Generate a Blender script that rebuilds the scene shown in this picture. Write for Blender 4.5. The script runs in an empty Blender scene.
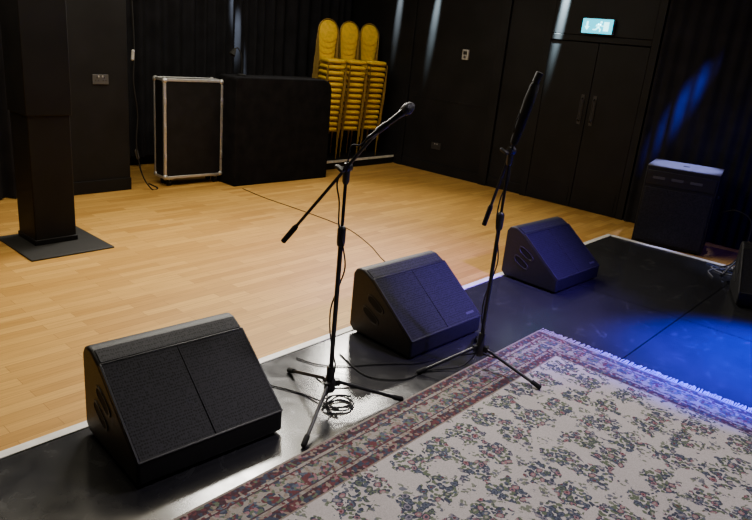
import bpy, bmesh, math, random
from mathutils import Vector, Matrix
random.seed(4)
SC=bpy.context.scene
COL=SC.collection
FZ=-0.03      # wooden floor level, stage deck is z=0

# ------------------------------------------------------------ materials
def new_mat(name):
    m=bpy.data.materials.new(name); m.use_nodes=True
    nt=m.node_tree; b=nt.nodes['Principled BSDF']
    return m,nt,b
def N(nt,t,**kw):
    n=nt.nodes.new(t)
    for k,v in kw.items(): setattr(n,k,v)
    return n
def L(nt,a,b): nt.links.new(a,b)
def simple(name,col,rough=0.5,metal=0.0,noise=0.15,nscale=20,bump=0.0,bscale=200,emit=0,spec=None):
    m,nt,b=new_mat(name)
    b.inputs['Roughness'].default_value=rough
    b.inputs['Metallic'].default_value=metal
    if spec is not None: b.inputs['Specular IOR Level'].default_value=spec
    tc=N(nt,'ShaderNodeTexCoord')
    nz=N(nt,'ShaderNodeTexNoise'); nz.inputs['Scale'].default_value=nscale; nz.inputs['Detail'].default_value=3
    L(nt,tc.outputs['Object'],nz.inputs['Vector'])
    r=N(nt,'ShaderNodeValToRGB')
    r.color_ramp.elements[0].position=0.3; r.color_ramp.elements[1].position=0.7
    r.color_ramp.elements[0].color=tuple(c*(1-noise) for c in col)+(1,)
    r.color_ramp.elements[1].color=tuple(min(1,c*(1+noise)) for c in col)+(1,)
    L(nt,nz.outputs['Fac'],r.inputs['Fac']); L(nt,r.outputs['Color'],b.inputs['Base Color'])
    if bump>0:
        n2=N(nt,'ShaderNodeTexNoise'); n2.inputs['Scale'].default_value=bscale
        L(nt,tc.outputs['Object'],n2.inputs['Vector'])
        bp=N(nt,'ShaderNodeBump'); bp.inputs['Strength'].default_value=bump; bp.inputs['Distance'].default_value=0.002
        L(nt,n2.outputs['Fac'],bp.inputs['Height']); L(nt,bp.outputs['Normal'],b.inputs['Normal'])
    if emit>0:
        b.inputs['Emission Color'].default_value=tuple(col)+(1,); b.inputs['Emission Strength'].default_value=emit
    return m

M={}
M['wall']=simple('black_wall_paint',(0.010,0.010,0.0115),0.6,noise=0.3,nscale=3,bump=0.1,bscale=60,spec=0.2)
M['ceil']=simple('ceiling_paint',(0.02,0.02,0.02),0.9)
M['curtain']=simple('black_drape',(0.011,0.011,0.015),0.9,noise=0.3,nscale=6,spec=0.2)
M['cab']=simple('textured_black_cabinet',(0.010,0.010,0.012),0.55,noise=0.2,nscale=60,bump=0.5,bscale=350,spec=0.35)
M['frame']=simple('speaker_frame_edge',(0.022,0.022,0.026),0.5,noise=0.1,spec=0.35)
M['plastic']=simple('black_plastic',(0.012,0.012,0.013),0.45)
M['blackmetal']=simple('black_painted_metal',(0.010,0.010,0.012),0.32,metal=0.2)
M['rubber']=simple('black_rubber',(0.007,0.007,0.007),0.8,spec=0.3)
M['plate']=simple('dark_floor_plate',(0.014,0.013,0.012),0.6)
M['cable']=simple('cable_jacket',(0.008,0.008,0.009),0.75,spec=0.3)
M['alu']=simple('aluminium_edging',(0.66,0.67,0.70),0.45,metal=0.75,noise=0.08)
M['case']=simple('black_laminate',(0.009,0.009,0.011),0.6,noise=0.3,nscale=8,bump=0.2,bscale=120,spec=0.2)
M['cloth']=simple('black_cover_cloth',(0.009,0.009,0.011),0.95,noise=0.3,nscale=8,spec=0.05)
M['chrome']=simple('chrome',(0.75,0.76,0.8),0.15,metal=1.0,noise=0.03)
M['micgrille']=simple('microphone_mesh',(0.055,0.055,0.062),0.5,metal=0.4,bump=1.0,bscale=900)
M['micband']=simple('dark_nickel_band',(0.10,0.10,0.11),0.35,metal=0.9)
M['white']=simple('white_plastic',(0.45,0.45,0.45),0.45,noise=0.04)
M['grey']=simple('grey_plastic',(0.08,0.08,0.085),0.5,noise=0.04)
M['dim']=simple('dull_dark_grey_plate',(0.03,0.03,0.033),0.5,noise=0.04)
M['badge']=simple('dull_silver_badge',(0.06,0.06,0.07),0.5,noise=0.04)
M['whitetrim']=simple('worn_white_edging',(0.80,0.78,0.75),0.5,noise=0.15,nscale=14)
M['yellow']=simple('yellow_upholstery',(0.88,0.56,0.012),0.75,noise=0.12,nscale=30,bump=0.3,bscale=300)
M['gold']=simple('gold_painted_frame',(0.30,0.19,0.035),0.42,metal=0.4,noise=0.1)
M['fringe']=simple('cream_fringe',(0.38,0.36,0.32),0.9,noise=0.2,nscale=80)
M['signcyan']=simple('sign_lit_panel',(0.0,0.44,0.60),0.4,noise=0.0,emit=3.4)
M['signwhite']=simple('sign_pictogram',(0.35,0.95,1.0),0.4,noise=0.0,emit=4.5)
M['bluewire']=simple('blue_cable',(0.015,0.03,0.16),0.5)
M['palewire']=simple('pale_grey_cable',(0.16,0.16,0.18),0.5)
M['door']=simple('black_door_paint',(0.009,0.009,0.0105),0.55,noise=0.2,nscale=4,bump=0.15,bscale=40,spec=0.2)

def grille_mat():
    m,nt,b=new_mat('perforated_grille')
    tc=N(nt,'ShaderNodeTexCoord')
    v=N(nt,'ShaderNodeTexVoronoi'); v.inputs['Scale'].default_value=110; v.inputs['Randomness'].default_value=0.45
    L(nt,tc.outputs['Object'],v.inputs['Vector'])
    r=N(nt,'ShaderNodeValToRGB')
    r.color_ramp.elements[0].position=0.25; r.color_ramp.elements[0].color=(0.002,0.002,0.003,1)
    r.color_ramp.elements[1].position=0.55; r.color_ramp.elements[1].color=(0.022,0.022,0.028,1)
    L(nt,v.outputs['Distance'],r.inputs['Fac']); L(nt,r.outputs['Color'],b.inputs['Base Color'])
    bp=N(nt,'ShaderNodeBump'); bp.inputs['Strength'].default_value=0.2; bp.inputs['Distance'].default_value=0.001
    L(nt,v.outputs['Distance'],bp.inputs['Height']); L(nt,bp.outputs['Normal'],b.inputs['Normal'])
    b.inputs['Roughness'].default_value=0.65
    b.inputs['Specular IOR Level'].default_value=0.25
    return m
M['grille']=grille_mat()

def wood_mat():
    m,nt,b=new_mat('beech_laminate_planks')
    tc=N(nt,'ShaderNodeTexCoord')
    br=N(nt,'ShaderNodeTexBrick')
    br.offset=0.37; br.offset_frequency=2
    br.inputs['Scale'].default_value=1.0
    br.inputs['Brick Width'].default_value=0.50
    br.inputs['Row Height'].default_value=0.070
    br.inputs['Mortar Size'].default_value=0.0013
    br.inputs['Mortar Smooth'].default_value=0.2
    br.inputs['Bias'].default_value=0.0
    br.inputs['Color1'].default_value=(0.46,0.240,0.052,1)
    br.inputs['Color2'].default_value=(0.63,0.360,0.090,1)
    br.inputs['Mortar'].default_value=(0.31,0.155,0.038,1)
    L(nt,tc.outputs['Object'],br.inputs['Vector'])
    mp=N(nt,'ShaderNodeMapping'); mp.inputs['Scale'].default_value=(1.5,30,1)
    L(nt,tc.outputs['Object'],mp.inputs['Vector'])
    nz=N(nt,'ShaderNodeTexNoise'); nz.inputs['Scale'].default_value=2.5; nz.inputs['Detail'].default_value=5
    L(nt,mp.outputs['Vector'],nz.inputs['Vector'])
    r=N(nt,'ShaderNodeValToRGB')
    r.color_ramp.elements[0].position=0.3; r.color_ramp.elements[0].color=(0.82,0.80,0.78,1)
    r.color_ramp.elements[1].position=0.7; r.color_ramp.elements[1].color=(1.06,1.05,1.04,1)
    L(nt,nz.outputs['Fac'],r.inputs['Fac'])
    mx=N(nt,'ShaderNodeMix',data_type='RGBA',blend_type='MULTIPLY'); mx.inputs['Factor'].default_value=1
    L(nt,br.outputs['Color'],mx.inputs[6]); L(nt,r.outputs['Color'],mx.inputs[7])
    L(nt,mx.outputs[2],b.inputs['Base Color'])
    b.inputs['Roughness'].default_value=0.5
    b.inputs['Specular IOR Level'].default_value=0.2
    return m
M['wood']=wood_mat()

def stage_mat():
    m,nt,b=new_mat('scuffed_black_stage_paint')
    tc=N(nt,'ShaderNodeTexCoord')
    br=N(nt,'ShaderNodeTexBrick'); br.offset=0.0
    br.inputs['Scale'].default_value=1.0
    br.inputs['Brick Width'].default_value=2.44; br.inputs['Row Height'].default_value=1.22
    br.inputs['Mortar Size'].default_value=0.004
    br.inputs['Color1'].default_value=(1,1,1,1); br.inputs['Color2'].default_value=(1,1,1,1); br.inputs['Mortar'].default_value=(0.15,0.15,0.15,1)
    mp=N(nt,'ShaderNodeMapping'); mp.inputs['Location'].default_value=(0.35,0.09,0)
    L(nt,tc.outputs['Object'],mp.inputs['Vector']); L(nt,mp.outputs['Vector'],br.inputs['Vector'])
    nz=N(nt,'ShaderNodeTexNoise'); nz.inputs['Scale'].default_value=2.2; nz.inputs['Detail'].default_value=9; nz.inputs['Roughness'].default_value=0.7
    L(nt,tc.outputs['Object'],nz.inputs['Vector'])
    r=N(nt,'ShaderNodeValToRGB')
    r.color_ramp.elements[0].position=0.30; r.color_ramp.elements[0].color=(0.016,0.016,0.018,1)
    r.color_ramp.elements[1].position=0.80; r.color_ramp.elements[1].color=(0.028,0.028,0.033,1)
    L(nt,nz.outputs['Fac'],r.inputs['Fac'])
    n2=N(nt,'ShaderNodeTexNoise'); n2.inputs['Scale'].default_value=9; n2.inputs['Detail'].default_value=9; n2.inputs['Distortion'].default_value=1.0
    L(nt,tc.outputs['Object'],n2.inputs['Vector'])
    r2=N(nt,'ShaderNodeValToRGB')
    r2.color_ramp.elements[0].position=0.60; r2.color_ramp.elements[0].color=(0,0,0,1)
    r2.color_ramp.elements[1].position=0.8; r2.color_ramp.elements[1].color=(0.03,0.03,0.03,1)
    L(nt,n2.outputs['Fac'],r2.inputs['Fac'])
    ad=N(nt,'ShaderNodeMix',data_type='RGBA',blend_type='ADD'); ad.inputs['Factor'].default_value=1
    L(nt,r.outputs['Color'],ad.inputs[6]); L(nt,r2.outputs['Color'],ad.inputs[7])
    mx=N(nt,'ShaderNodeMix',data_type='RGBA',blend_type='MULTIPLY'); mx.inputs['Factor'].default_value=1
    L(nt,ad.outputs[2],mx.inputs[6]); L(nt,br.outputs['Color'],mx.inputs[7])
    L(nt,mx.outputs[2],b.inputs['Base Color'])
    mr=N(nt,'ShaderNodeMapRange'); mr.inputs['From Min'].default_value=0.3; mr.inputs['From Max'].default_value=0.7
    mr.inputs['To Min'].default_value=0.16; mr.inputs['To Max'].default_value=0.24
    L(nt,n2.outputs['Fac'],mr.inputs['Value']); L(nt,mr.outputs[0],b.inputs['Roughness'])
    bp=N(nt,'ShaderNodeBump'); bp.inputs['Strength'].default_value=0.02; bp.inputs['Distance'].default_value=0.002
    L(nt,n2.outputs['Fac'],bp.inputs['Height']); L(nt,bp.outputs['Normal'],b.inputs['Normal'])
    return m
M['stage']=stage_mat()

RX0,RX1,RY0,RY1=-0.6,3.50,-1.15,1.632
def rug_mat():
    m,nt,b=new_mat('woven_floral_rug')
    tc=N(nt,'ShaderNodeTexCoord')
    sp=N(nt,'ShaderNodeSeparateXYZ'); L(nt,tc.outputs['Object'],sp.inputs[0])
    def math_(op,a,bb=None):
        n=N(nt,'ShaderNodeMath',operation=op)
        for i,x in enumerate((a,bb)):
            if x is None: continue
            if isinstance(x,(int,float)): n.inputs[i].default_value=x
            else: L(nt,x,n.inputs[i])
        return n.outputs[0]
    dx=math_('MINIMUM',math_('SUBTRACT',RX1,sp.outputs[0]),math_('SUBTRACT',sp.outputs[0],RX0))
    dy=math_('MINIMUM',math_('SUBTRACT',RY1,sp.outputs[1]),math_('SUBTRACT',sp.outputs[1],RY0))
    d=math_('MINIMUM',dx,dy)
    def ramp(fac,els,interp='CONSTANT'):
        r=N(nt,'ShaderNodeValToRGB'); r.color_ramp.interpolation=interp
        cr=r.color_ramp
        while len(cr.elements)<len(els): cr.elements.new(0.5)
        for e,(p,c) in zip(cr.elements,els):
            e.position=p; e.color=tuple(c)+(1,)
        L(nt,fac,r.inputs['Fac']); return r.outputs['Color']
    def mix(f,a,bb,bt='MIX'):
        n=N(nt,'ShaderNodeMix',data_type='RGBA',blend_type=bt)
        if isinstance(f,(int,float)): n.inputs['Factor'].default_value=f
        else: L(nt,f,n.inputs['Factor'])
        for i,x in ((6,a),(7,bb)):
            if isinstance(x,tuple): n.inputs[i].default_value=x+(1,)
            else: L(nt,x,n.inputs[i])
        return n.outputs[2]
    cream=(0.365,0.335,0.335); pale=(0.23,0.205,0.19)
    navy=(0.036,0.042,0.068); slate=(0.070,0.082,0.118); green=(0.088,0.108,0.075); rose=(0.215,0.110,0.130); maroon=(0.095,0.030,0.036); tan=(0.185,0.145,0.125)
    nzv=N(nt,'ShaderNodeTexNoise'); nzv.inputs['Scale'].default_value=28; nzv.inputs['Detail'].default_value=3
    L(nt,tc.outputs['Object'],nzv.inputs['Vector'])
    sub=N(nt,'ShaderNodeVectorMath',operation='SUBTRACT'); L(nt,nzv.outputs['Color'],sub.inputs[0]); sub.inputs[1].default_value=(0.5,0.5,0.5)
    scl=N(nt,'ShaderNodeVectorMath',operation='SCALE'); L(nt,sub.outputs[0],scl.inputs[0]); scl.inputs['Scale'].default_value=0.028
    wv=N(nt,'ShaderNodeVectorMath',operation='ADD'); L(nt,tc.outputs['Object'],wv.inputs[0]); L(nt,scl.outputs[0],wv.inputs[1])
    def vor(scale,rand=1.0,src=None,feat='F1'):
        v=N(nt,'ShaderNodeTexVoronoi',voronoi_dimensions='2D',feature=feat); v.inputs['Scale'].default_value=scale; v.inputs['Randomness'].default_value=rand
        L(nt,src or wv.outputs[0],v.inputs['Vector']); return v
    def noise(scale,det=2):
        n=N(nt,'ShaderNodeTexNoise'); n.inputs['Scale'].default_value=scale; n.inputs['Detail'].default_value=det
        L(nt,tc.outputs['Object'],n.inputs['Vector']); return n.outputs['Fac']
    v1=vor(5.5,0.28)
    ms=math_('ADD',v1.outputs['Distance'],math_('MULTIPLY',math_('SUBTRACT',noise(17,2),0.5),0.85))
    big=math_('LESS_THAN',ms,0.41)
    vf=vor(24,0.80)
    sf=N(nt,'ShaderNodeSeparateColor'); L(nt,vf.outputs['Color'],sf.inputs[0])
    head=math_('LESS_THAN',math_('ADD',vf.outputs['Distance'],math_('MULTIPLY',math_('SUBTRACT',noise(80,1),0.5),0.5)),0.37)
    ring_=math_('GREATER_THAN',vf.outputs['Distance'],0.27)
    core=math_('LESS_THAN',vf.outputs['Distance'],0.13)
    headc=ramp(sf.outputs[0],[(0,slate),(0.30,rose),(0.52,(0.15,0.135,0.175)),(0.70,green),(0.84,rose)])
    corec=ramp(sf.outputs[1],[(0,pale),(0.4,navy),(0.75,maroon)])
    v2=vor(60)
    s2=N(nt,'ShaderNodeSeparateColor'); L(nt,v2.outputs['Color'],s2.inputs[0])
    leafc=ramp(s2.outputs[0],[(0,green),(0.40,navy),(0.62,slate),(0.80,green)])
    leaf=math_('MULTIPLY',math_('LESS_THAN',v2.outputs['Distance'],0.50),math_('LESS_THAN',s2.outputs[1],0.86))
    inb=mix(leaf,cream,leafc)
    inb=mix(head,inb,headc)
    inb=mix(math_('MULTIPLY',ring_,head),inb,navy)
    inb=mix(math_('MULTIPLY',core,head),inb,corec)
    v5=vor(10,0.8)
    ms2=math_('ADD',v5.outputs['Distance'],math_('MULTIPLY',math_('SUBTRACT',noise(38,2),0.5),1.1))
    sprig=math_('MULTIPLY',math_('LESS_THAN',ms2,0.24),leaf)
    f0=mix(sprig,cream,mix(0.15,leafc,cream))
    field=mix(big,f0,inb)
    v3=vor(84)
    s3=N(nt,'ShaderNodeSeparateColor'); L(nt,v3.outputs['Color'],s3.inputs[0])
    v6=vor(11.5,0.12)
    bl=math_('LESS_THAN',math_('ADD',v6.outputs['Distance'],math_('MULTIPLY',math_('SUBTRACT',noise(34,2),0.5),0.7)),0.44)
    bflow=ramp(s3.outputs[0],[(0,maroon),(0.22,green),(0.42,rose),(0.54,navy),(0.78,slate),(0.95,pale)])
    bback=ramp(s3.outputs[1],[(0,pale),(0.55,tan),(0.75,pale),(0.88,green)])
    bpal=mix(bl,bback,bflow)
    dpal=ramp(s3.outputs[1],[(0,(0.045,0.022,0.030)),(0.38,navy),(0.62,maroon),(0.80,tan),(0.88,green),(0.95,rose)])
    cpal=ramp(s3.outputs[2],[(0,pale),(0.50,tan),(0.74,maroon),(0.88,slate)])
    def gt(x): return math_('GREATER_THAN',d,x)
    c=mix(gt(0.012),(0.19,0.16,0.145),dpal)
    c=mix(gt(0.055),c,cpal)
    c=mix(gt(0.070),c,(0.055,0.030,0.040))
    c=mix(gt(0.076),c,bpal)
    c=mix(gt(0.172),c,(0.055,0.030,0.040))
    c=mix(gt(0.178),c,cpal)
    c=mix(gt(0.194),c,dpal)
    c=mix(gt(0.238),c,tan)
    c=mix(gt(0.245),c,field)
    w=ramp(noise(240,2),[(0.3,(0.80,0.80,0.80)),(0.7,(1.08,1.08,1.08))],'LINEAR')
    c=mix(1.0,c,w,'MULTIPLY')
    L(nt,c,b.inputs['Base Color'])
    b.inputs['Roughness'].default_value=0.95
    b.inputs['Specular IOR Level'].default_value=0.15
    bp=N(nt,'ShaderNodeBump'); bp.inputs['Strength'].default_value=0.4; bp.inputs['Distance'].default_value=0.003
    L(nt,noise(240,2),bp.inputs['Height']); L(nt,bp.outputs['Normal'],b.inputs['Normal'])
    return m
M['rug']=rug_mat()

# ------------------------------------------------------------ geometry helper
def smooth_pts(pts,n=6):
    P=[Vector(p) for p in pts]
    if len(P)<3: return P
    out=[]
    for i in range(len(P)-1):
        p0=P[i-1] if i>0 else P[i]*2-P[i+1]
        p1,p2=P[i],P[i+1]
        p3=P[i+2] if i+2<len(P) else P[i+1]*2-P[i]
        for k in range(n):
            t=k/n
            out.append(0.5*((2*p1)+(p2-p0)*t+(2*p0-5*p1+4*p2-p3)*t*t+(3*p1-p0-3*p2+p3)*t**3))
    out.append(P[-1]); return out
class MB:
    def __init__(s): s.bm=bmesh.new()
    def box(s,c,size,rot=None):
        c=Vector(c); vs=[]
        for x in (-.5,.5):
            for y in (-.5,.5):
                for z in (-.5,.5):
                    v=Vector((x*size[0],y*size[1],z*size[2]))
                    if rot is not None: v=rot@v
                    vs.append(s.bm.verts.new(c+v))
        for f in ((0,1,3,2),(4,6,7,5),(0,4,5,1),(2,3,7,6),(0,2,6,4),(1,5,7,3)):
            s.bm.faces.new([vs[i] for i in f])
        return s
    def ring(s,c,d,up,r,seg):
        d=d.normalized(); a=up.cross(d).normalized(); b=d.cross(a)
        return [s.bm.verts.new(c+a*(r*math.cos(2*math.pi*i/seg))+b*(r*math.sin(2*math.pi*i/seg))) for i in range(seg)]
    def skin(s,rings,cap=True):
        for r0,r1 in zip(rings[:-1],rings[1:]):
            n=len(r0)
            for i in range(n):
                s.bm.faces.new((r0[i],r0[(i+1)%n],r1[(i+1)%n],r1[i]))
        if cap:
            s.bm.faces.new(rings[0][::-1]); s.bm.faces.new(rings[-1])
    def cyl(s,p0,p1,r0,r1=None,seg=18):
        p0=Vector(p0);p1=Vector(p1); d=p1-p0
        r1=r0 if r1 is None else r1
        up=Vector((0,0,1)) if abs(d.normalized().z)<.95 else Vector((1,0,0))
        s.skin([s.ring(p0,d,up,r0,seg),s.ring(p1,d,up,r1,seg)]); return s
    def lathe(s,prof,o,axis,seg=24):
        o=Vector(o); d=Vector(axis).normalized()
        up=Vector((0,0,1)) if abs(d.z)<.95 else Vector((1,0,0))
        s.skin([s.ring(o+d*h,d,up,max(r,0.0003),seg) for r,h in prof]); return s
    def tube(s,pts,r,seg=8,n=6):
        P=smooth_pts(pts,n)
        d=(P[1]-P[0]).normalized()
        up=Vector((0,0,1)) if abs(d.z)<.9 else Vector((1,0,0))
        rings=[]
        for i,p in enumerate(P):
            t=(P[min(i+1,len(P)-1)]-P[max(i-1,0)])
            if t.length<1e-7: continue
            t.normalize()
            a=up.cross(t)
            if a.length<1e-4: a=Vector((1,0,0)).cross(t)
            a.normalize(); up=t.cross(a).normalized()
            rings.append([s.bm.verts.new(p+a*(r*math.cos(2*math.pi*k/seg))+up*(r*math.sin(2*math.pi*k/seg))) for k in range(seg)])
        s.skin(rings); return s
    def prism(s,poly,x0,x1,fn=None):
        f=fn or (lambda a,b,x:(x,a,b))
        A=[s.bm.verts.new(f(a,b,x0)) for a,b in poly]; B=[s.bm.verts.new(f(a,b,x1)) for a,b in poly]
        s.skin([A,B]); return s
    def sphere(s,c,r,seg=14,sc=(1,1,1)):
        g=bmesh.ops.create_uvsphere(s.bm,u_segments=seg,v_segments=seg//2+2,radius=r)
        for v in g['verts']: v.co=Vector((v.co.x*sc[0],v.co.y*sc[1],v.co.z*sc[2]))+Vector(c)
        return s
    def obj(s,name,mat,parent=None,bevel=0,angle=35,segs=2,loc=None,smooth=True):
        bmesh.ops.recalc_face_normals(s.bm,faces=s.bm.faces)
        if smooth:
            for f in s.bm.faces: f.smooth=True
            for e in s.bm.edges:
                if len(e.link_faces)==2 and e.calc_face_angle(0)>math.radians(angle): e.smooth=False
        me=bpy.data.meshes.new(name); s.bm.to_mesh(me); s.bm.free()
        me.materials.append(mat)
        o=bpy.data.objects.new(name,me); COL.objects.link(o)
        if parent: o.parent=parent
        if loc: o.location=loc
        if bevel:
            m=o.modifiers.new('bevel','BEVEL'); m.width=bevel; m.segments=segs; m.limit_method='ANGLE'; m.angle_limit=math.radians(30)
        return o
def thing(name,label,cat,loc=(0,0,0),rz=0,group=None):
    e=bpy.data.objects.new(name,None); e.empty_display_size=0.1; COL.objects.link(e)
    e.location=loc; e.rotation_euler=(0,0,rz)
    e['label']=label; e['category']=cat
    if group: e['group']=group
    return e
def tag(o,label,cat,group=None):
    o['label']=label; o['category']=cat
    if group: o['group']=group
    return o
def struct(o): o['kind']='structure'; return o
def box(name,lo,hi,mat,bevel=0,parent=None):
    lo=Vector(lo);hi=Vector(hi)
    return MB().box((lo+hi)/2,hi-lo).obj(name,mat,parent,bevel=bevel,smooth=False)
def copy_thing(root,kids,loc,rz=None,group=None):
    r=root.copy(); COL.objects.link(r); r.location=loc
    if rz is not None: r.rotation_euler=(0,0,rz)
    mp={root:r}
    for k in kids:
        c=k.copy(); c.parent=mp[k.parent]; COL.objects.link(c); mp[k]=c
    return r

# ------------------------------------------------------------ room shell
WX=7.10
struct(box('floor',(-2.6,-2.6,FZ-0.1),(7.3,7.3,FZ),M['wood']))
struct(box('wall_right',(WX,-2.6,FZ),(WX+0.15,7.0,3.2),M['wall']))
struct(box('wall_back',(-2.6,7.0,FZ),(7.25,7.15,3.2),M['wall']))
struct(box('wall_left',(-2.75,-2.6,FZ),(-2.6,7.15,3.2),M['wall']))
struct(box('wall_front',(-2.6,-2.75,FZ),(7.25,-2.6,3.2),M['wall']))
struct(box('ceiling',(-2.75,-2.75,3.2),(7.25,7.15,3.3),M['ceil']))
struct(box('wall_pier',(2.25,5.98,FZ),(3.22,7.0,3.2),M['wall'],bevel=0.006))
struct(box('baseboard_pier',(2.25,5.965,FZ),(3.22,5.98,FZ+0.12),M['wall'],bevel=0.003))
struct(box('baseboard_right',(WX-0.015,3.86,FZ),(WX,5.88,FZ+0.12),M['wall'],bevel=0.003))
struct(box('trim_1',(WX-0.04,4.35,FZ),(WX,4.47,3.2),M['wall'],bevel=0.006))
struct(box('trim_2',(WX-0.03,5.75,FZ),(WX,5.83,3.2),M['wall'],bevel=0.004))
struct(box('trim_3',(WX-0.004,4.47,0.9),(WX,5.75,0.92),M['wall'],bevel=0.001))

# stage
st=thing('stage','low black painted timber stage with white edging','stage',(0,0,0))
box('deck',(-2.6,-2.6,FZ),(6.17,2.325,0),M['stage'],parent=st)
g=MB(); g.box((1.79,2.348,-0.012),(8.84,0.046,0.034)); g.box((6.193,-0.14,-0.012),(0.046,4.93,0.034))
g.obj('edge_strip',M['whitetrim'],st,bevel=0.003)
rp=thing('rear_platform','low black platform with a white front edge under stacked chairs','platform',(0,0,0))
box('deck',(5.48,5.90,FZ),(7.07,6.98,0.075),M['case'],parent=rp)
box('edge_strip',(5.48,5.885,0.055),(7.07,5.90,0.082),M['whitetrim'],parent=rp)

# ------------------------------------------------------------ doors on right wall
DT=1.76
def door_leaf(nm,y0,y1,hy):
    o=MB().box((WX-0.02,(y0+y1)/2,(DT+FZ)/2),(0.04,y1-y0-0.006,DT-FZ-0.01)).obj(nm,M['door'],bevel=0.003)
    struct(o)
    h=MB(); h.tube([(WX-0.04,hy,0.94),(WX-0.08,hy,0.95),(WX-0.08,hy,1.02),(WX-0.08,hy,1.12),(WX-0.08,hy,1.17),(WX-0.04,hy,1.18)],0.007)
    h.box((WX-0.043,hy,1.06),(0.006,0.04,0.32)).obj('pull_handle',M['dim'],o)
    k=MB().box((WX-0.0425,(y0+y1)/2,FZ+0.14),(0.005,y1-y0-0.08,0.2)).obj('kick_plate',M['door'],o)
door_leaf('door_1',2.66,3.21,3.14)
door_leaf('door_2',3.21,3.78,3.28)
g=MB(); g.box((WX-0.022,2.62,1.55),(0.044,0.08,3.16)); g.box((WX-0.022,3.82,1.55),(0.044,0.08,3.16)); g.box((WX-0.022,3.22,DT+0.035),(0.044,1.12,0.06))
struct(g.obj('trim_4',M['wall'],bevel=0.003))
struct(box('trim_5',(WX-0.042,2.66,DT+0.07),(WX,3.78,3.2),M['door'],bevel=0.003))

# exit sign
es=thing('exit_sign','illuminated pale cyan emergency exit sign above the double doors','exit sign',(WX-0.042,3.24,1.85))
SS=0.90
es.scale=(1,SS,SS)
box('housing',(-0.06,-0.19,-0.005),(0,0.19,0.165),M['white'],bevel=0.008,parent=es)
box('lit_panel',(-0.064,-0.186,0.000),(-0.060,0.186,0.160),M['signcyan'],parent=es)
g=MB()
def fpoly(pts): g.prism([(-a,b) for a,b in pts],-0.067,-0.0645)
fpoly([(0.080,0.03),(0.14,0.03),(0.14,0.13),(0.080,0.13)])
fpoly([(-0.135,0.13),(-0.115,0.13),(-0.115,0.075),(-0.095,0.075),(-0.125,0.035),(-0.155,0.075),(-0.135,0.075)])
fpoly([(0.0,0.062),(0.03,0.062),(0.045,0.108),(0.015,0.112)])
fpoly([(0.0,0.066),(0.014,0.058),(-0.012,0.034),(-0.05,0.036),(-0.05,0.046),(-0.018,0.048)])
fpoly([(0.016,0.066),(0.032,0.062),(0.052,0.05),(0.046,0.022),(0.034,0.022),(0.036,0.044)])
fpoly([(0.036,0.108),(0.062,0.088),(0.078,0.09),(0.078,0.083),(0.058,0.078),(0.032,0.096)])
fpoly([(0.018,0.11),(-0.008,0.1),(-0.018,0.078),(-0.008,0.076),(0.004,0.092),(0.02,0.098)])
g.lathe([(0.0,0),(0.0125,0),(0.0125,0.0025),(0,0.0025)],(-0.0645,-0.045,0.126),(-1,0,0),16)
g.obj('pictogram',M['signwhite'],es)

# thermostat + sockets
t=thing('wall_thermostat','small pale wall control box on black wall','thermostat',(WX,4.91,1.44))
box('housing',(-0.03,-0.045,0),(0,0.045,0.12),M['white'],bevel=0.006,parent=t)
box('display',(-0.032,-0.028,0.06),(-0.030,0.028,0.1),M['plastic'],parent=t)
MB().lathe([(0.0,0),(0.016,0),(0.014,0.012),(0,0.012)],(-0.030,0,0.03),(-1,0,0)).obj('dial',M['grey'],t)
def socket(loc,rz,label,mt):
    s=thing('wall_socket',label,'socket',loc,rz)
    box('faceplate',(-0.075,-0.012,0),(0.075,0,0.087),M[mt],bevel=0.004,parent=s)
    for x in (-0.035,0.035):
        q=MB(); q.box((x,-0.013,0.058),(0.007,0.003,0.01)); q.box((x-0.013,-0.013,0.035),(0.008,0.003,0.006)); q.box((x+0.013,-0.013,0.035),(0.008,0.003,0.006))
        q.obj('socket_outlet',M['plastic'],s)
        xo=x+(0.03 if x<0 else -0.03)*0.55
        box('rocker_switch',(xo-0.006,-0.015,0.062),(xo+0.006,-0.012,0.078),M['white'],parent=s)
    return s
socket((2.95,5.98,0.97),0,'double grey power socket on the black pier','grey')
socket((WX,5.2,0.28),-math.pi/2,'double dark power socket low on the black wall','dim')

# ------------------------------------------------------------ curtains
def curtain(p0,p1,z0,z1,pitch,amp,label,seed=0):
    rnd=random.Random(seed)
    p0=Vector(p0);p1=Vector(p1); Ln=(p1-p0).length; d=(p1-p0)/Ln; nrm=Vector((-d.y,d.x))
    n=int(Ln/pitch*10); bm=bmesh.new(); rows=10; ph=0; pts=[]
    for i in range(n+1):
        s=Ln*i/n
        ph+= (2*math.pi*(Ln/n)/pitch)*(1+0.35*math.sin(s*3.1+seed)+0.15*rnd.uniform(-1,1))
        pts.append((s,ph))
    grid=[]
    for j in range(rows+1):
        z=z0+(z1-z0)*j/rows; k=1.0-0.25*j/rows; row=[]
        for s,ph in pts:
            o=amp*k*math.sin(ph)+amp*0.25*math.sin(ph*0.5+z*0.8)
            q=p0+d*s+nrm*o
            row.append(bm.verts.new((q.x,q.y,z)))
        grid.append(row)
    for j in range(rows):
        for i in range(n):
            f=bm.faces.new((grid[j][i],grid[j][i+1],grid[j+1][i+1],grid[j+1][i])); f.smooth=True
    me=bpy.data.meshes.new('curtain'); bm.to_mesh(me); bm.free(); me.materials.append(M['curtain'])
    o=bpy.data.objects.new('curtain',me); COL.objects.link(o)
    return tag(o,label,'curtain')
curtain((2.2,6.1),(-2.5,6.1),FZ+0.01,3.15,0.16,0.045,'pleated black drape hanging beside the pier',1)
curtain((7.0,6.88),(3.26,6.88),FZ+0.12,3.15,0.15,0.04,'long pleated black drape behind flight case and stacked chairs',2)
curtain((7.03,-2.5),(7.03,2.55),FZ+0.01,3.15,0.10,0.011,'pleated black drape beside the doors catching blue light',3)

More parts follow.
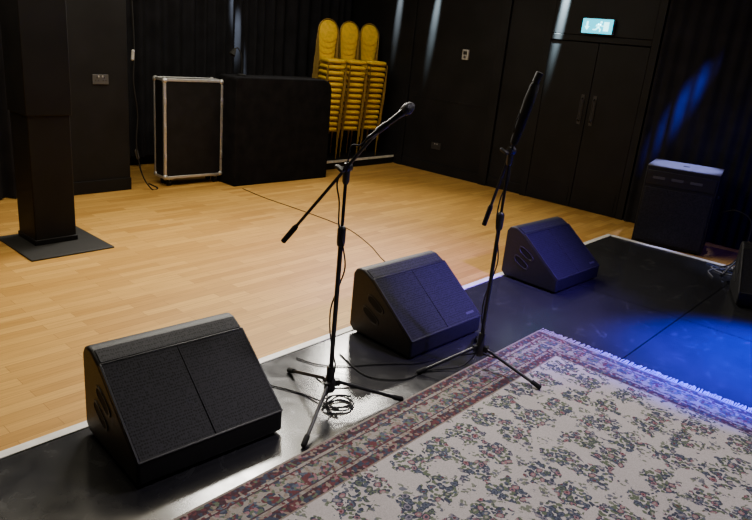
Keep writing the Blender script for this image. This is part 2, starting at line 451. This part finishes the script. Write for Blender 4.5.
# ------------------------------------------------------------ column
c=thing('column','square black boxed column standing on a dark base plate','column',(1.95,4.85,FZ))
MB().box((0,0,1.61),(0.29,0.29,3.2)).obj('shaft',M['wall'],c,bevel=0.008)
MB().box((0,0,2.065),(0.31,0.31,2.29)).obj('upper_casing',M['wall'],c,bevel=0.006)
MB().box((0,-0.12,0.006),(0.58,0.62,0.012)).obj('base_plate',M['plate'],c,bevel=0.003)
MB().box((0,0,0.03),(0.305,0.305,0.04)).obj('skirting',M['wall'],c,bevel=0.005)

# ------------------------------------------------------------ flight case
fc=thing('flight_case','tall black flight case with aluminium edges on castors','flight case',(3.885,6.00,FZ),math.radians(-4))
w,dp,z0,z1=0.66,0.22,0.08,1.07
MB().box((0,0,(z0+z1)/2),(w-0.012,dp-0.012,z1-z0-0.012)).obj('body',M['case'],fc)
g=MB(); e=0.026
for sx in (-1,1):
    for sy in (-1,1):
        g.box((sx*(w/2-e/2),sy*(dp/2-e/2),(z0+z1)/2),(e,e,z1-z0))
for zz in (z0+e/2,z1-e/2):
    for sy in (-1,1): g.box((0,sy*(dp/2-e/2),zz),(w,e,e))
    for sx in (-1,1): g.box((sx*(w/2-e/2),0,zz),(e,dp,e))
g.obj('edging',M['alu'],fc,bevel=0.003)
for sx in (-1,1):
    for sy in (-1,1):
        for zz in (z0+0.02,z1-0.02):
            MB().sphere((sx*(w/2-0.016),sy*(dp/2-0.016),zz),0.028).obj('ball_corner',M['alu'],fc)
for zz in (0.3,0.58,0.85):
    for sx in (-1,1):
        MB().box((sx*(w/2-0.014),-dp/2-0.003,zz),(0.02,0.006,0.07)).obj('butterfly_latch',M['alu'],fc,bevel=0.002)
for sx in (-1,1):
    for sy in (-1,1):
        x,y=sx*(w/2-0.07),sy*(dp/2-0.05)
        cs=MB().box((x,y,0.076),(0.08,0.07,0.010)).box((x,y+0.0,0.055),(0.012,0.03,0.05)).obj('castor',M['alu'],fc)
        MB().cyl((x-0.014,y,0.032),(x+0.014,y,0.032),0.032).obj('wheel',M['rubber'],cs)

# ------------------------------------------------------------ console desk
dj=thing('counter_desk','matte black cloth-covered console desk beside the flight case','desk',(4.835,5.60,FZ),math.radians(-3))
W2=0.645
xz=[(-W2,0.0),(-W2,1.09),(-W2+0.01,1.115),(-W2+0.035,1.125),(W2-0.12,1.125),(W2-0.06,1.110),(W2-0.02,1.07),(W2,1.01),(W2,0.0)]
MB().prism(xz,0.0,0.34,fn=lambda a,b,y:(a,y,b)).obj('cover',M['cloth'],dj,bevel=0.012,segs=3)
MB().box((0,0.17,0.03),(2*W2-0.1,0.26,0.055)).obj('plinth',M['plastic'],dj)
lp=thing('desk_lamp','small black gooseneck lamp on the console desk','lamp',(4.38,5.80,FZ+1.125))
MB().lathe([(0,0),(0.05,0),(0.05,0.012),(0.02,0.02),(0,0.02)],(0,0,0),(0,0,1)).obj('base',M['plastic'],lp)
MB().tube([(0,0,0.018),(0,0,0.1),(-0.01,0,0.2),(-0.05,0,0.27),(-0.1,0,0.26)],0.006).obj('neck',M['rubber'],lp)
MB().lathe([(0.012,0),(0.02,0.02),(0.035,0.07),(0.033,0.07)],(-0.09,0,0.265),(-0.5,0,-0.85)).obj('lamp_shade',M['rubber'],lp)

# ------------------------------------------------------------ banquet chairs
chair_label='gold-framed banquet chair with yellow upholstery in a tall stack'
KX=0.80; DZ=-0.07
def make_chair(loc,rz):
    ch=thing('banquet_chair',chair_label,'chair',loc,rz,'stacked yellow banquet chairs')
    kids=[]
    b=MB(); outline=[]
    for i in range(28):
        t=2*math.pi*i/28; ct,stt=math.cos(t),math.sin(t)
        k=0.5
        outline.append((math.copysign(abs(ct)**k,ct),math.copysign(abs(stt)**k,stt)))
    rings=[]
    for sc,z in ((0.92,0.430),(0.99,0.437),(1.0,0.452),(0.97,0.464),(0.85,0.471),(0.3,0.474)):
        rings.append([b.bm.verts.new((x*0.165*KX*sc,y*0.16*sc+0.005,z+DZ)) for x,y in outline])
    b.skin(rings); kids.append(b.obj('seat',M['yellow'],ch,angle=60))
    b=MB(); rings=[]
    lean=0.13
    def bp(x,h,off):
        return (x*KX,0.172+h*math.sin(lean)+off*math.cos(lean),0.53+DZ+h*math.cos(lean)-off*math.sin(lean))
    ol=[]
    hc=0.250; hh=0.140
    for i in range(32):
        t=2*math.pi*i/32; ct,stt=math.cos(t),math.sin(t)
        kk=0.92 if stt>0 else 0.82
        ol.append((math.copysign(abs(ct)**kk,ct)*0.158,hc+math.copysign(abs(stt)**kk,stt)*hh))
    for sc,off in ((0.75,-0.020),(0.92,-0.015),(1.0,0.0),(0.97,0.009),(0.9,0.011)):
        rings.append([b.bm.verts.new(bp(x*sc,hc+(h-hc)*sc,off)) for x,h in ol])
    b.skin(rings); kids.append(b.obj('backrest',M['yellow'],ch,angle=60))
    b=MB(); r=0.0070
    hoop=[bp(-0.155,-0.12,0),bp(-0.160,0.05,0),bp(-0.168,0.17,0)]
    for i in range(11):
        t=math.pi-math.pi*i/10
        hoop.append(bp(math.cos(t)*0.172,hc+math.sin(t)*0.152,0))
    hoop+= [bp(0.168,0.17,0),bp(0.160,0.05,0),bp(0.155,-0.12,0)]
    b.tube(hoop,r,8,3)
    q=0.150*KX; zz=0.426+DZ
    for px_ in (-q,q): b.cyl((px_,-0.140,zz),(px_,0.158,zz),r,seg=8)
    b.cyl((-q,-0.140,zz),(q,-0.140,zz),r,seg=8)
    b.cyl((-q,0.158,zz),(q,0.158,zz),r,seg=8)
    kids.append(b.obj('frame',M['gold'],ch))
    for sx in (-1,1):
        kids.append(MB().cyl((sx*q,-0.140,zz),(sx*q,-0.140,0),r,seg=8).obj('leg',M['gold'],ch))
        kids.append(MB().cyl((sx*q,0.158,zz),(sx*q,0.160,0),r,seg=8).obj('leg',M['gold'],ch))
    return ch,kids
PX=[5.97,6.35,6.73]
first=None
CR=math.radians(-20)
for si,x in enumerate(PX):
    for k in range(13):
        o_=-0.0055*k
        loc=(x+0.003*math.sin(k*1.7+si)+o_*-math.sin(CR)+0.003*k,6.16+o_*math.cos(CR),0.075+0.069*k)
        if first is None: first=make_chair(loc,CR)
        else: copy_thing(first[0],first[1],loc)

# ------------------------------------------------------------ monitor wedges
def make_wedge(loc,rz,label):
    W=0.625; hd=0.235
    t=thing('stage_monitor_speaker',label,'speaker',loc,rz,'wedge stage monitors')
    kids=[]
    A1=(0.085,0.358); B1=(0.150,0.391)
    prof=[(-hd,0.012),(-hd,0.105),A1,B1,(0.185,0.393),(0.215,0.382),(hd,0.350),(hd,0.04),(hd-0.03,0.012)]
    kids.append(MB().prism(prof,-W/2,W/2).obj('cabinet',M['cab'],t,bevel=0.012,segs=4))
    a=Vector((0,-hd,0.105)); bb=Vector((0,)+A1); d=(bb-a).normalized(); n=Vector((0,-d.z,d.y)); Ls=(bb-a).length
    R=Matrix((Vector((1,0,0)),d,n)).transposed()
    gw=(W-0.026)/2
    for sx in (-1,1):
        cc=a+d*(Ls*0.5+0.001)+n*0.002
        g=MB().box((sx*(gw/2+0.0014),cc.y,cc.z),(gw,Ls-0.012,0.006),R)
        kids.append(g.obj('grille',M['grille'],t,bevel=0.002))
    g=MB()
    for sx in (-1,1):
        cc=a+d*(Ls*0.5)+n*0.001; g.box((sx*(W/2-0.007),cc.y,cc.z),(0.010,Ls-0.006,0.011),R)
    cc=a+d*0.004+n*0.001; g.box((0,cc.y,cc.z),(W-0.008,0.008,0.011),R)
    cc=a+d*(Ls-0.002)+n*0.001; g.box((0,cc.y,cc.z),(W-0.008,0.006,0.010),R)
    kids.append(g.obj('grille_frame',M['frame'],t,bevel=0.002))
    a2=bb; b2=Vector((0,)+B1); d2=(b2-a2).normalized(); n2=Vector((0,-d2.z,d2.y)); R2=Matrix((Vector((1,0,0)),d2,n2)).transposed()
    cc=(a2+b2)/2+n2*0.001
    kids.append(MB().box((0,cc.y,cc.z),(W-0.026,0.064,0.006),R2).obj('vented_strip',M['grille'],t,bevel=0.001))
    cc=a+d*0.045+n*0.006
    bd=MB().box((0.235,cc.y,cc.z),(0.07,0.014,0.002),R).obj('badge',M['badge'],t,bevel=0.001)
    kids.append(bd)
    for s_ in (-1,1):
        x=s_*(W/2)
        for ci,(cy,cz) in enumerate(((0.045,0.225),(0.075,0.150))):
            an=math.radians(28); pts=[]
            for i in range(20):
                q=2*math.pi*i/20
                yy=0.062*math.copysign(abs(math.cos(q))**0.6,math.cos(q)); zz=0.021*math.copysign(abs(math.sin(q))**0.8,math.sin(q))
                pts.append((cy+yy*math.cos(an)-zz*math.sin(an),cz+yy*math.sin(an)+zz*math.cos(an)))
            g=MB(); rings=[]
            for k_,off in ((1.16,0.0),(1.13,0.004),(1.0,0.004),(0.93,0.0008)):
                rings.append([g.bm.verts.new((x+s_*off,cy+(y-cy)*k_,cz+(z-cz)*k_)) for y,z in pts])
            g.skin(rings,cap=False)
            kids.append(g.obj('handle_surround',M['frame'],t))
            kids.append(MB().prism([(cy+(y-cy)*0.95,cz+(z-cz)*0.95) for y,z in pts],x-s_*0.001,x+s_*0.0018).obj('handle_slot',M['rubber'],t))
        for y in (-0.17,0.15):
            kids.append(MB().cyl((s_*(W/2-0.06),y,0.013),(s_*(W/2-0.06),y,0),0.018,0.016).obj('rubber_foot',M['rubber'],t))
    return t,kids,bd
wt,wk,wbd=make_wedge((1.32,2.055,0),math.radians(-4.5),'black wedge stage monitor beside the floral rug, unlit grille')
o=copy_thing(wt,wk,(2.875,2.10,0),math.radians(-2)); o['label']='black wedge stage monitor between two microphone stands, tinged blue'
o=copy_thing(wt,wk,(4.50,2.095,0),math.radians(-3)); o['label']='black wedge stage monitor lit blue near the stage corner'
o=copy_thing(wt,wk,(5.47,0.73,0),math.radians(-70)); o['label']='black wedge stage monitor standing alone beside loose cables'
bpy.data.objects.remove(wbd)

# ------------------------------------------------------------ subwoofer
sb=thing('subwoofer_speaker','large black square subwoofer cabinet beside the drapes, top lit violet','speaker',(6.575,1.91,FZ),math.radians(12))
SW,SD,SH=0.62,0.50,0.73
MB().box((0,0,0.02+SH/2),(SD,SW,SH)).obj('cabinet',M['cab'],sb,bevel=0.005,segs=2)
MB().box((0,0,0.022+SH),(SD-0.008,SW-0.008,0.004)).obj('painted_light_top',simple('lit_top_grey',(0.22,0.22,0.26),0.45,noise=0.12),sb)  # grey sheet on the black cabinet, paints in the light on its top
MB().box((-SD/2-0.004,0,0.02+SH*0.38),(0.010,SW-0.04,SH*0.70)).obj('grille',M['grille'],sb,bevel=0.003)
MB().box((-SD/2-0.003,0,0.02+SH*0.86),(0.006,SW-0.04,SH*0.17)).obj('control_panel',M['plastic'],sb,bevel=0.002)
for yy in (0.19,0.03,-0.13):
    MB().box((-SD/2-0.008,yy,0.02+SH*0.86),(0.005,0.10,0.022)).obj('badge',M['grey'],sb)
MB().lathe([(0,0),(0.03,0),(0.03,0.004),(0.018,0.005),(0,0.002)],(0,0,0.024+SH),(0,0,1)).obj('pole_socket',M['grey'],sb)
for s_ in (-1,1):
    g=MB(); g.box((0,s_*(SW/2+0.001),0.5),(0.20,0.004,0.10)); g.obj('handle_recess',M['rubber'],sb,bevel=0.002)
    MB().tube([(-0.07,s_*(SW/2+0.003),0.52),(-0.05,s_*(SW/2+0.012),0.52),(0.05,s_*(SW/2+0.012),0.52),(0.07,s_*(SW/2+0.003),0.52)],0.008).obj('handle_bar',M['plastic'],sb)
    for sx in (-1,1):
        MB().cyl((sx*(SD/2-0.06),s_*(SW/2-0.06),0.022),(sx*(SD/2-0.06),s_*(SW/2-0.06),0),0.025).obj('rubber_foot',M['rubber'],sb)

# ------------------------------------------------------------ rug
rg=thing('rug','large cream floral woven rug with maroon and navy border','rug',(0,0,0))
MB().box(((RX0+RX1)/2,(RY0+RY1)/2,0.005),(RX1-RX0,RY1-RY0,0.010)).obj('pile',M['rug'],rg,bevel=0.003)
g=MB()
for xe,sg in ((RX1,1),(RX0,-1)):
    y=RY0+0.005
    while y<RY1-0.003:
        L_=0.056+random.uniform(-0.010,0.010); j=random.uniform(-0.010,0.010)
        a=(xe-0.004*sg,y,0.008); b_=(xe+sg*L_*0.5,y+j*0.4,0.004+random.random()*0.004); c_=(xe+sg*L_,y+j,0.003)
        hw=0.0032
        vs=[]
        for p,q in ((a,hw),(b_,hw*0.9),(c_,hw*1.3)):
            vs.append((g.bm.verts.new((p[0],p[1]-q,p[2])),g.bm.verts.new((p[0],p[1],p[2]+0.003)),g.bm.verts.new((p[0],p[1]+q,p[2]))))
        for k in range(2):
            for m_ in range(2):
                g.bm.faces.new((vs[k][m_],vs[k][m_+1],vs[k+1][m_+1],vs[k+1][m_]))
        y+=0.0085
fr=g.obj('fringe',M['fringe'],rg); fr['kind']='stuff'

# ------------------------------------------------------------ microphone stands
def mic_stand(loc,feet_ang,ztop,bdir,tail,head,label,zs=(0,0,0)):
    t=thing('microphone_stand',label,'microphone stand',loc,0,'black boom microphone stands')
    R=0.35
    MB().lathe([(0,0.075),(0.022,0.075),(0.026,0.085),(0.026,0.13),(0.019,0.145),(0.019,0.19),(0.015,0.2),(0,0.2)],(0,0,0),(0,0,1)).obj('leg_hub',M['plastic'],t)
    for i,a in enumerate(feet_ang):
        d=Vector((math.cos(a),math.sin(a),0)); z=zs[i]
        lg=MB(); lg.cyl(d*0.02+Vector((0,0,0.125)),d*(R-0.01)+Vector((0,0,0.014+z)),0.0085,seg=12)
        lg.box(d*0.03+Vector((0,0,0.118)),(0.03,0.022,0.03),Matrix.Rotation(a,3,'Z'))
        lo=lg.obj('leg',M['blackmetal'],t)
        MB().lathe([(0.004,-0.05),(0.012,-0.048),(0.0125,0.0),(0.009,0.006)],d*R+Vector((0,0,0.0125+z)),d-Vector((0,0,0.33))).obj('rubber_foot',M['rubber'],lo)
        MB().cyl(Vector((0,0,0.085))+d*0.015,d*0.13+Vector((0,0,0.083+z)),0.004,seg=8).obj('brace',M['blackmetal'],lo)
    MB().cyl((0,0,0.07),(0,0,0.78),0.0105).obj('lower_pole',M['blackmetal'],t)
    MB().lathe([(0.012,0),(0.016,0.004),(0.018,0.02),(0.018,0.075),(0.015,0.085),(0.009,0.09)],(0,0,0.76),(0,0,1)).obj('height_clutch',M['plastic'],t)
    MB().cyl((0,0,0.8),(0,0,ztop-0.02),0.0072).obj('upper_pole',M['blackmetal'],t)
    C=Vector((0,0,ztop)); bd=Vector(bdir).normalized()
    side=bd.cross(Vector((0,0,1))).normalized()
    g=MB(); g.lathe([(0.009,-0.07),(0.014,-0.06),(0.015,-0.02),(0.017,-0.005)],C,(0,0,1)); g.cyl(C-side*0.018,C+side*0.018,0.019)
    jn=g.obj('boom_joint',M['plastic'],t)
    g=MB(); g.cyl(C+side*0.018,C+side*0.040,0.006); g.box(C+side*0.048,(0.025,0.045,0.012),Matrix.Rotation(0.4,3,'X')); g.obj('wing_knob',M['plastic'],jn,bevel=0.004)
    MB().cyl(C-bd*tail,C+bd*head,0.0068).obj('boom_arm',M['blackmetal'],t)
    MB().lathe([(0.004,0),(0.012,0.003),(0.0125,0.10),(0.009,0.115)],C-bd*(tail+0.005),bd).obj('counterweight_grip',M['rubber'],t)
    MB().lathe([(0.0075,-0.02),(0.009,-0.016),(0.009,0.02),(0.008,0.026)],C+bd*(head-0.01),bd).obj('thread_collar',M['micband'],t)
    return t,Vector(loc)+C,bd
s1=(1.915,1.832,0)
fa=[math.atan2(2.166-s1[1],1.976-s1[0]),math.atan2(1.62-s1[1],2.234-s1[0]),math.atan2(1.652-s1[1],1.597-s1[0])]
t1,C1,b1=mic_stand(s1,fa,1.095,(0.11,-0.625,0.80),0.49,0.20,'black tripod boom stand holding a microphone, cable coiled at base')
s2=(2.79,1.605,0.0)
fa2=[math.atan2(1.75-s2[1],2.488-s2[0]),math.atan2(1.261-s2[1],2.828-s2[0]),math.atan2(1.80-s2[1],3.08-s2[0])]
t2,C2,b2=mic_stand(s2,fa2,1.15,(-0.035,-0.235,0.965),0.40,0.34,'black tripod boom stand with steep boom, one foot on rug',zs=(0,0.01,0))
P2=C2-Vector(s2)
MB().lathe([(0.008,0.03),(0.017,0.04),(0.022,0.12),(0.025,0.25),(0.021,0.32),(0.010,0.34)],P2,b2).obj('boom_sleeve',M['rubber'],t2)

def clip(parent_t,tip_world,md,r=0.0130):
    o=Vector(parent_t.location); p=tip_world-o; md=md.normalized()
    g=MB(); g.lathe([(r*0.8,-0.025),(r,-0.025),(r,0.02),(r*0.8,0.02)],p,md,20)
    return g.obj('microphone_clip',M['plastic'],parent_t)
tip=C1+b1*0.215
md=Vector((0.64,-0.49,0.68)).normalized()
clip(t1,tip+md*0.02,md)
m0=tip-md*0.02
mic=thing('microphone','slim dark handheld vocal microphone clipped on the boom stand','microphone',m0)
K=0.80
MB().lathe([(r*K,h) for r,h in [(0,0),(0.0095,0.0),(0.0115,0.01),(0.0125,0.055),(0.0155,0.115),(0.0180,0.128),(0.0180,0.133),(0,0.134)]],(0,0,0),md).obj('body',M['blackmetal'],mic)
prof=[(r_*0.78,h_-0.006) for r_,h_ in [(0.0175,0.139),(0.0245,0.146),(0.0275,0.155),(0.0282,0.162),(0.0275,0.169),(0.0250,0.178),(0.020,0.186),(0.013,0.191),(0.006,0.194),(0.001,0.1945)]]
MB().lathe(prof,(0,0,0),md,28).obj('mesh_head',M['micgrille'],mic)
MB().lathe([(r*0.78,h-0.006) for r,h in [(0.0282,0.160),(0.0290,0.161),(0.0290,0.164),(0.0282,0.165)]],(0,0,0),md,28).obj('band',M['micband'],mic)
MB().lathe([(0.004,-0.040),(0.007,-0.036),(0.0075,-0.026),(0.0075,0.0)],(0,0,0),md).obj('cable_connector',M['blackmetal'],mic)
tip2=C2+b2*0.36
md2=Vector((0.10,-0.25,0.94)).normalized()
clip(t2,tip2,md2,0.0165)

# ------------------------------------------------------------ cables
def cable(pts,r,label,mat='cable',n=6):
    return tag(MB().tube(pts,r,8,n).obj('cable',M[mat]),label,'cable')
x,y,_=s1
q=m0-md*0.038
pts=[q,q-md*0.03+Vector((0,0,-0.005)),q+Vector((-0.05,0.03,-0.03)),q+Vector((-0.045,0.05,-0.10)),C1+Vector((-0.028,0.02,-0.06))]
for i in range(9):
    a=2.2+i*1.15; z=0.95-i*0.095; rr=0.020+0.006*(i%2)
    pts.append(Vector((x+rr*math.cos(a),y+rr*math.sin(a),z)))
pts+=[Vector((x-0.04,y-0.03,0.09)),Vector((x-0.05,y-0.05,0.03))]
rc=random.Random(9)
for i in range(24):
    a=3.9+i*0.82; rr=0.050+rc.uniform(-0.010,0.016)
    pts.append(Vector((x+0.04+rr*1.2*math.cos(a)+rc.uniform(-0.006,0.006),y-0.03+rr*math.sin(a),0.006+0.006*(i//8)+rc.uniform(0,0.004))))
pts+=[Vector((x-0.02,y+0.10,0.005)),Vector((x-0.06,y+0.22,0.005)),Vector((x-0.12,y+0.33,0.005)),Vector((x-0.20,y+0.40,0.005)),Vector((x-0.28,y+0.36,0.005))]
cable(pts,0.0036,'black microphone cable draped down the stand and coiled below')
cable([(2.10,2.26,0.005),(2.14,2.14,0.005),(2.24,2.04,0.005),(2.36,1.97,0.005),(2.46,1.90,0.005),(2.56,1.83,0.005),(2.68,1.80,0.005)],0.0034,'black cable trailing over the stage to the blue-tinged wedge')
x,y,_=s2
q=tip2-md2*0.04
pts=[q+Vector((-0.024,0,0)),C2+b2*0.26+Vector((0.030,0.02,0)),C2+b2*0.15+Vector((-0.030,0.012,0)),C2+Vector((0.028,0.02,0))]
for i in range(9):
    a=i*1.3; z=1.02-i*0.105
    pts.append(Vector((x+0.020*math.cos(a),y+0.020*math.sin(a),z)))
pts+=[Vector((x-0.08,y+0.03,0.03)),Vector((x-0.25,y+0.14,0.005)),Vector((x-0.42,y+0.16,0.005)),Vector((x-0.54,y+0.30,0.005)),Vector((x-0.48,y+0.55,0.005))]
cable(pts,0.0034,'black microphone cable following the second stand down to the stage')
cable([(4.22,5.52,FZ+0.004),(4.18,5.1,FZ+0.004),(4.18,4.5,FZ+0.004),(4.14,3.92,FZ+0.004),(3.95,3.45,FZ+0.004),(3.72,3.05,FZ+0.004),(3.60,2.55,FZ+0.004),(3.60,2.40,FZ+0.006)],0.0034,'thin dark cable lying across the wooden floor')
cable([(3.26,5.955,1.75),(3.27,5.95,1.3),(3.25,5.94,1.0),(3.29,5.95,0.7),(3.26,5.93,0.4),(3.30,5.90,0.12),(3.38,5.86,FZ+0.006),(3.46,5.9,FZ+0.006),(3.48,6.1,FZ+0.006)],0.007,'black cable hanging down the side of the pier')
cn=thing('cable_connectors','pale plugs on cables hanging beside the pier','plug',(3.25,5.94,1.24))
MB().lathe([(0.006,-0.05),(0.014,-0.04),(0.014,0.04),(0.006,0.05)],(0,0,0),(0.1,0,1)).obj('plug_body',M['white'],cn)
MB().lathe([(0.006,-0.05),(0.014,-0.04),(0.014,0.04),(0.006,0.05)],(0.02,0,-0.92),(-0.2,0,1)).obj('plug_body',M['grey'],cn)
cable([(6.42,1.46,0.42),(6.36,1.35,0.46),(6.34,1.22,0.40),(6.32,1.20,0.2),(6.22,1.25,0.03),(6.05,1.3,0.006),(5.9,1.1,0.006),(5.7,1.15,0.006)],0.006,'dark cable looping from the subwoofer down to the stage',mat='cable')
cable([(6.1,1.42,0.006),(6.0,1.2,0.006),(6.12,1.05,0.006),(5.95,0.9,0.006),(5.85,1.1,0.006)],0.006,'blue cable lying loose beside the low tripod',mat='bluewire')
cable([(6.5,1.30,FZ+0.006),(6.38,1.10,FZ+0.006),(6.5,0.95,FZ+0.006),(6.34,0.85,FZ+0.006),(6.45,0.7,FZ+0.006),(6.6,0.85,FZ+0.006)],0.006,'pale grey cable tangled on the floor beside the stage',mat='palewire')
cable([(6.12,1.30,0.006),(6.02,1.36,0.006),(5.92,1.24,0.006),(5.98,1.08,0.012),(6.10,1.14,0.006),(6.04,1.28,0.012),(5.88,1.34,0.006),(5.72,1.26,0.006)],0.005,'pale grey cable looped around the low tripod',mat='palewire')
hs=thing('low_tripod_stand','short chrome tripod hardware stand among cables','stand',(6.0,1.12,0))
for a in (0.5,2.6,4.7):
    d=Vector((math.cos(a),math.sin(a),0))
    lg=MB().cyl(Vector((0,0,0.22)),d*0.2+Vector((0,0,0.012)),0.009,seg=10).obj('leg',M['chrome'],hs)
    MB().sphere(d*0.2+Vector((0,0,0.013)),0.013).obj('rubber_foot',M['rubber'],lg)
MB().cyl((0,0,0.06),(0,0,0.30),0.011).obj('pole',M['chrome'],hs)
MB().lathe([(0.01,0),(0.018,0.005),(0.018,0.04),(0.01,0.045)],(0,0,0.2),(0,0,1)).obj('collar',M['plastic'],hs)

# ------------------------------------------------------------ lights
def area(name,loc,tgt,size,power,col,sy=None,spread=180):
    l=bpy.data.lights.new(name,'AREA'); l.energy=power; l.color=col; l.size=size; l.spread=math.radians(spread)
    if sy: l.shape='RECTANGLE'; l.size_y=sy
    o=bpy.data.objects.new(name,l); COL.objects.link(o); o.location=loc
    o.rotation_euler=(Vector(tgt)-Vector(loc)).to_track_quat('-Z','Y').to_euler(); return o
def spot(name,loc,tgt,power,col,ang,blend=0.6,rad=0.08):
    l=bpy.data.lights.new(name,'SPOT'); l.energy=power; l.color=col; l.spot_size=math.radians(ang); l.spot_blend=blend; l.shadow_soft_size=rad
    o=bpy.data.objects.new(name,l); COL.objects.link(o); o.location=loc
    o.rotation_euler=(Vector(tgt)-Vector(loc)).to_track_quat('-Z','Y').to_euler(); return o
area('hall_light',(2.9,4.4,3.15),(2.9,4.4,0),5.0,140,(1.0,0.89,0.66),2.4)
area('rear_light',(6.3,5.6,3.05),(2.4,2.0,0.0),0.7,72,(1.0,0.94,0.84),spread=100)
area('front_light',(3.75,4.95,3.05),(1.4,1.8,0.0),0.8,80,(1.0,0.95,0.86),spread=100)
spot('stage_wash',(3.2,0.9,3.05),(2.3,0.7,0),270,(1.0,0.92,0.98),80,0.8,0.25)
spot('blue_wash',(5.8,-0.9,2.9),(4.20,0.50,0),26000,(0.0,0.0,1.0),25,0.9,0.10)
spot('blue_wash',(6.62,1.45,3.0),(7.05,2.24,1.18),4500,(0.04,0.06,1.0),6.5,1.0,0.05)
spot('blue_wash',(5.0,-1.4,2.7),(6.9,1.2,0.6),200,(0.08,0.05,1.0),34,0.9,0.12)
spot('violet_spot',(6.75,1.75,3.1),(6.58,1.92,0.7),620,(0.38,0.42,1.0),17,0.5,0.05)
spot('violet_spot',(5.2,0.2,2.9),(6.05,1.15,0.1),300,(0.55,0.6,1.0),16,0.9,0.08)  # extra lamp added only to brighten the chrome tripod and its cables
spot('blue_wash',(3.6,-0.4,2.9),(3.70,2.0,0.25),1900,(0.22,0.10,1.0),40,1.0,0.12)
spot('added_streak_spot',(6.95,3.60,3.15),(7.10,3.70,1.80),36000,(0.70,0.95,1.0),6,1.0,0.02)  # this and the next three: unseen spots added to imitate pale light streaks
spot('added_streak_spot',(6.95,5.36,3.15),(7.10,5.45,1.95),9000,(0.75,0.95,1.0),6,1.0,0.02)
spot('added_streak_spot',(6.95,6.00,3.15),(7.10,6.06,2.00),6000,(0.8,0.95,1.0),6,1.0,0.02)
spot('added_streak_spot',(4.75,6.64,3.15),(5.05,6.84,1.75),2400,(0.75,0.88,1.0),6,1.0,0.02)
wd=bpy.data.worlds.new('world'); SC.world=wd; wd.use_nodes=True
wd.node_tree.nodes['Background'].inputs[0].default_value=(0.05,0.055,0.08,1)
wd.node_tree.nodes['Background'].inputs[1].default_value=0.3

# ------------------------------------------------------------ camera
u=Vector((0.6687,0.1775,-0.7221)).normalized()
v=Vector((-0.7381,0.2782,-0.6147)); v=(v-u*v.dot(u)).normalized()
w_=u.cross(v)
R=Matrix((u,v,w_))
cam=bpy.data.cameras.new('camera'); co=bpy.data.objects.new('camera',cam); COL.objects.link(co)
cam.sensor_width=36; cam.lens=663/752*36; cam.clip_start=0.05
co.matrix_world=Matrix.Translation((0,0,1.6))@R.to_4x4()
SC.camera=co
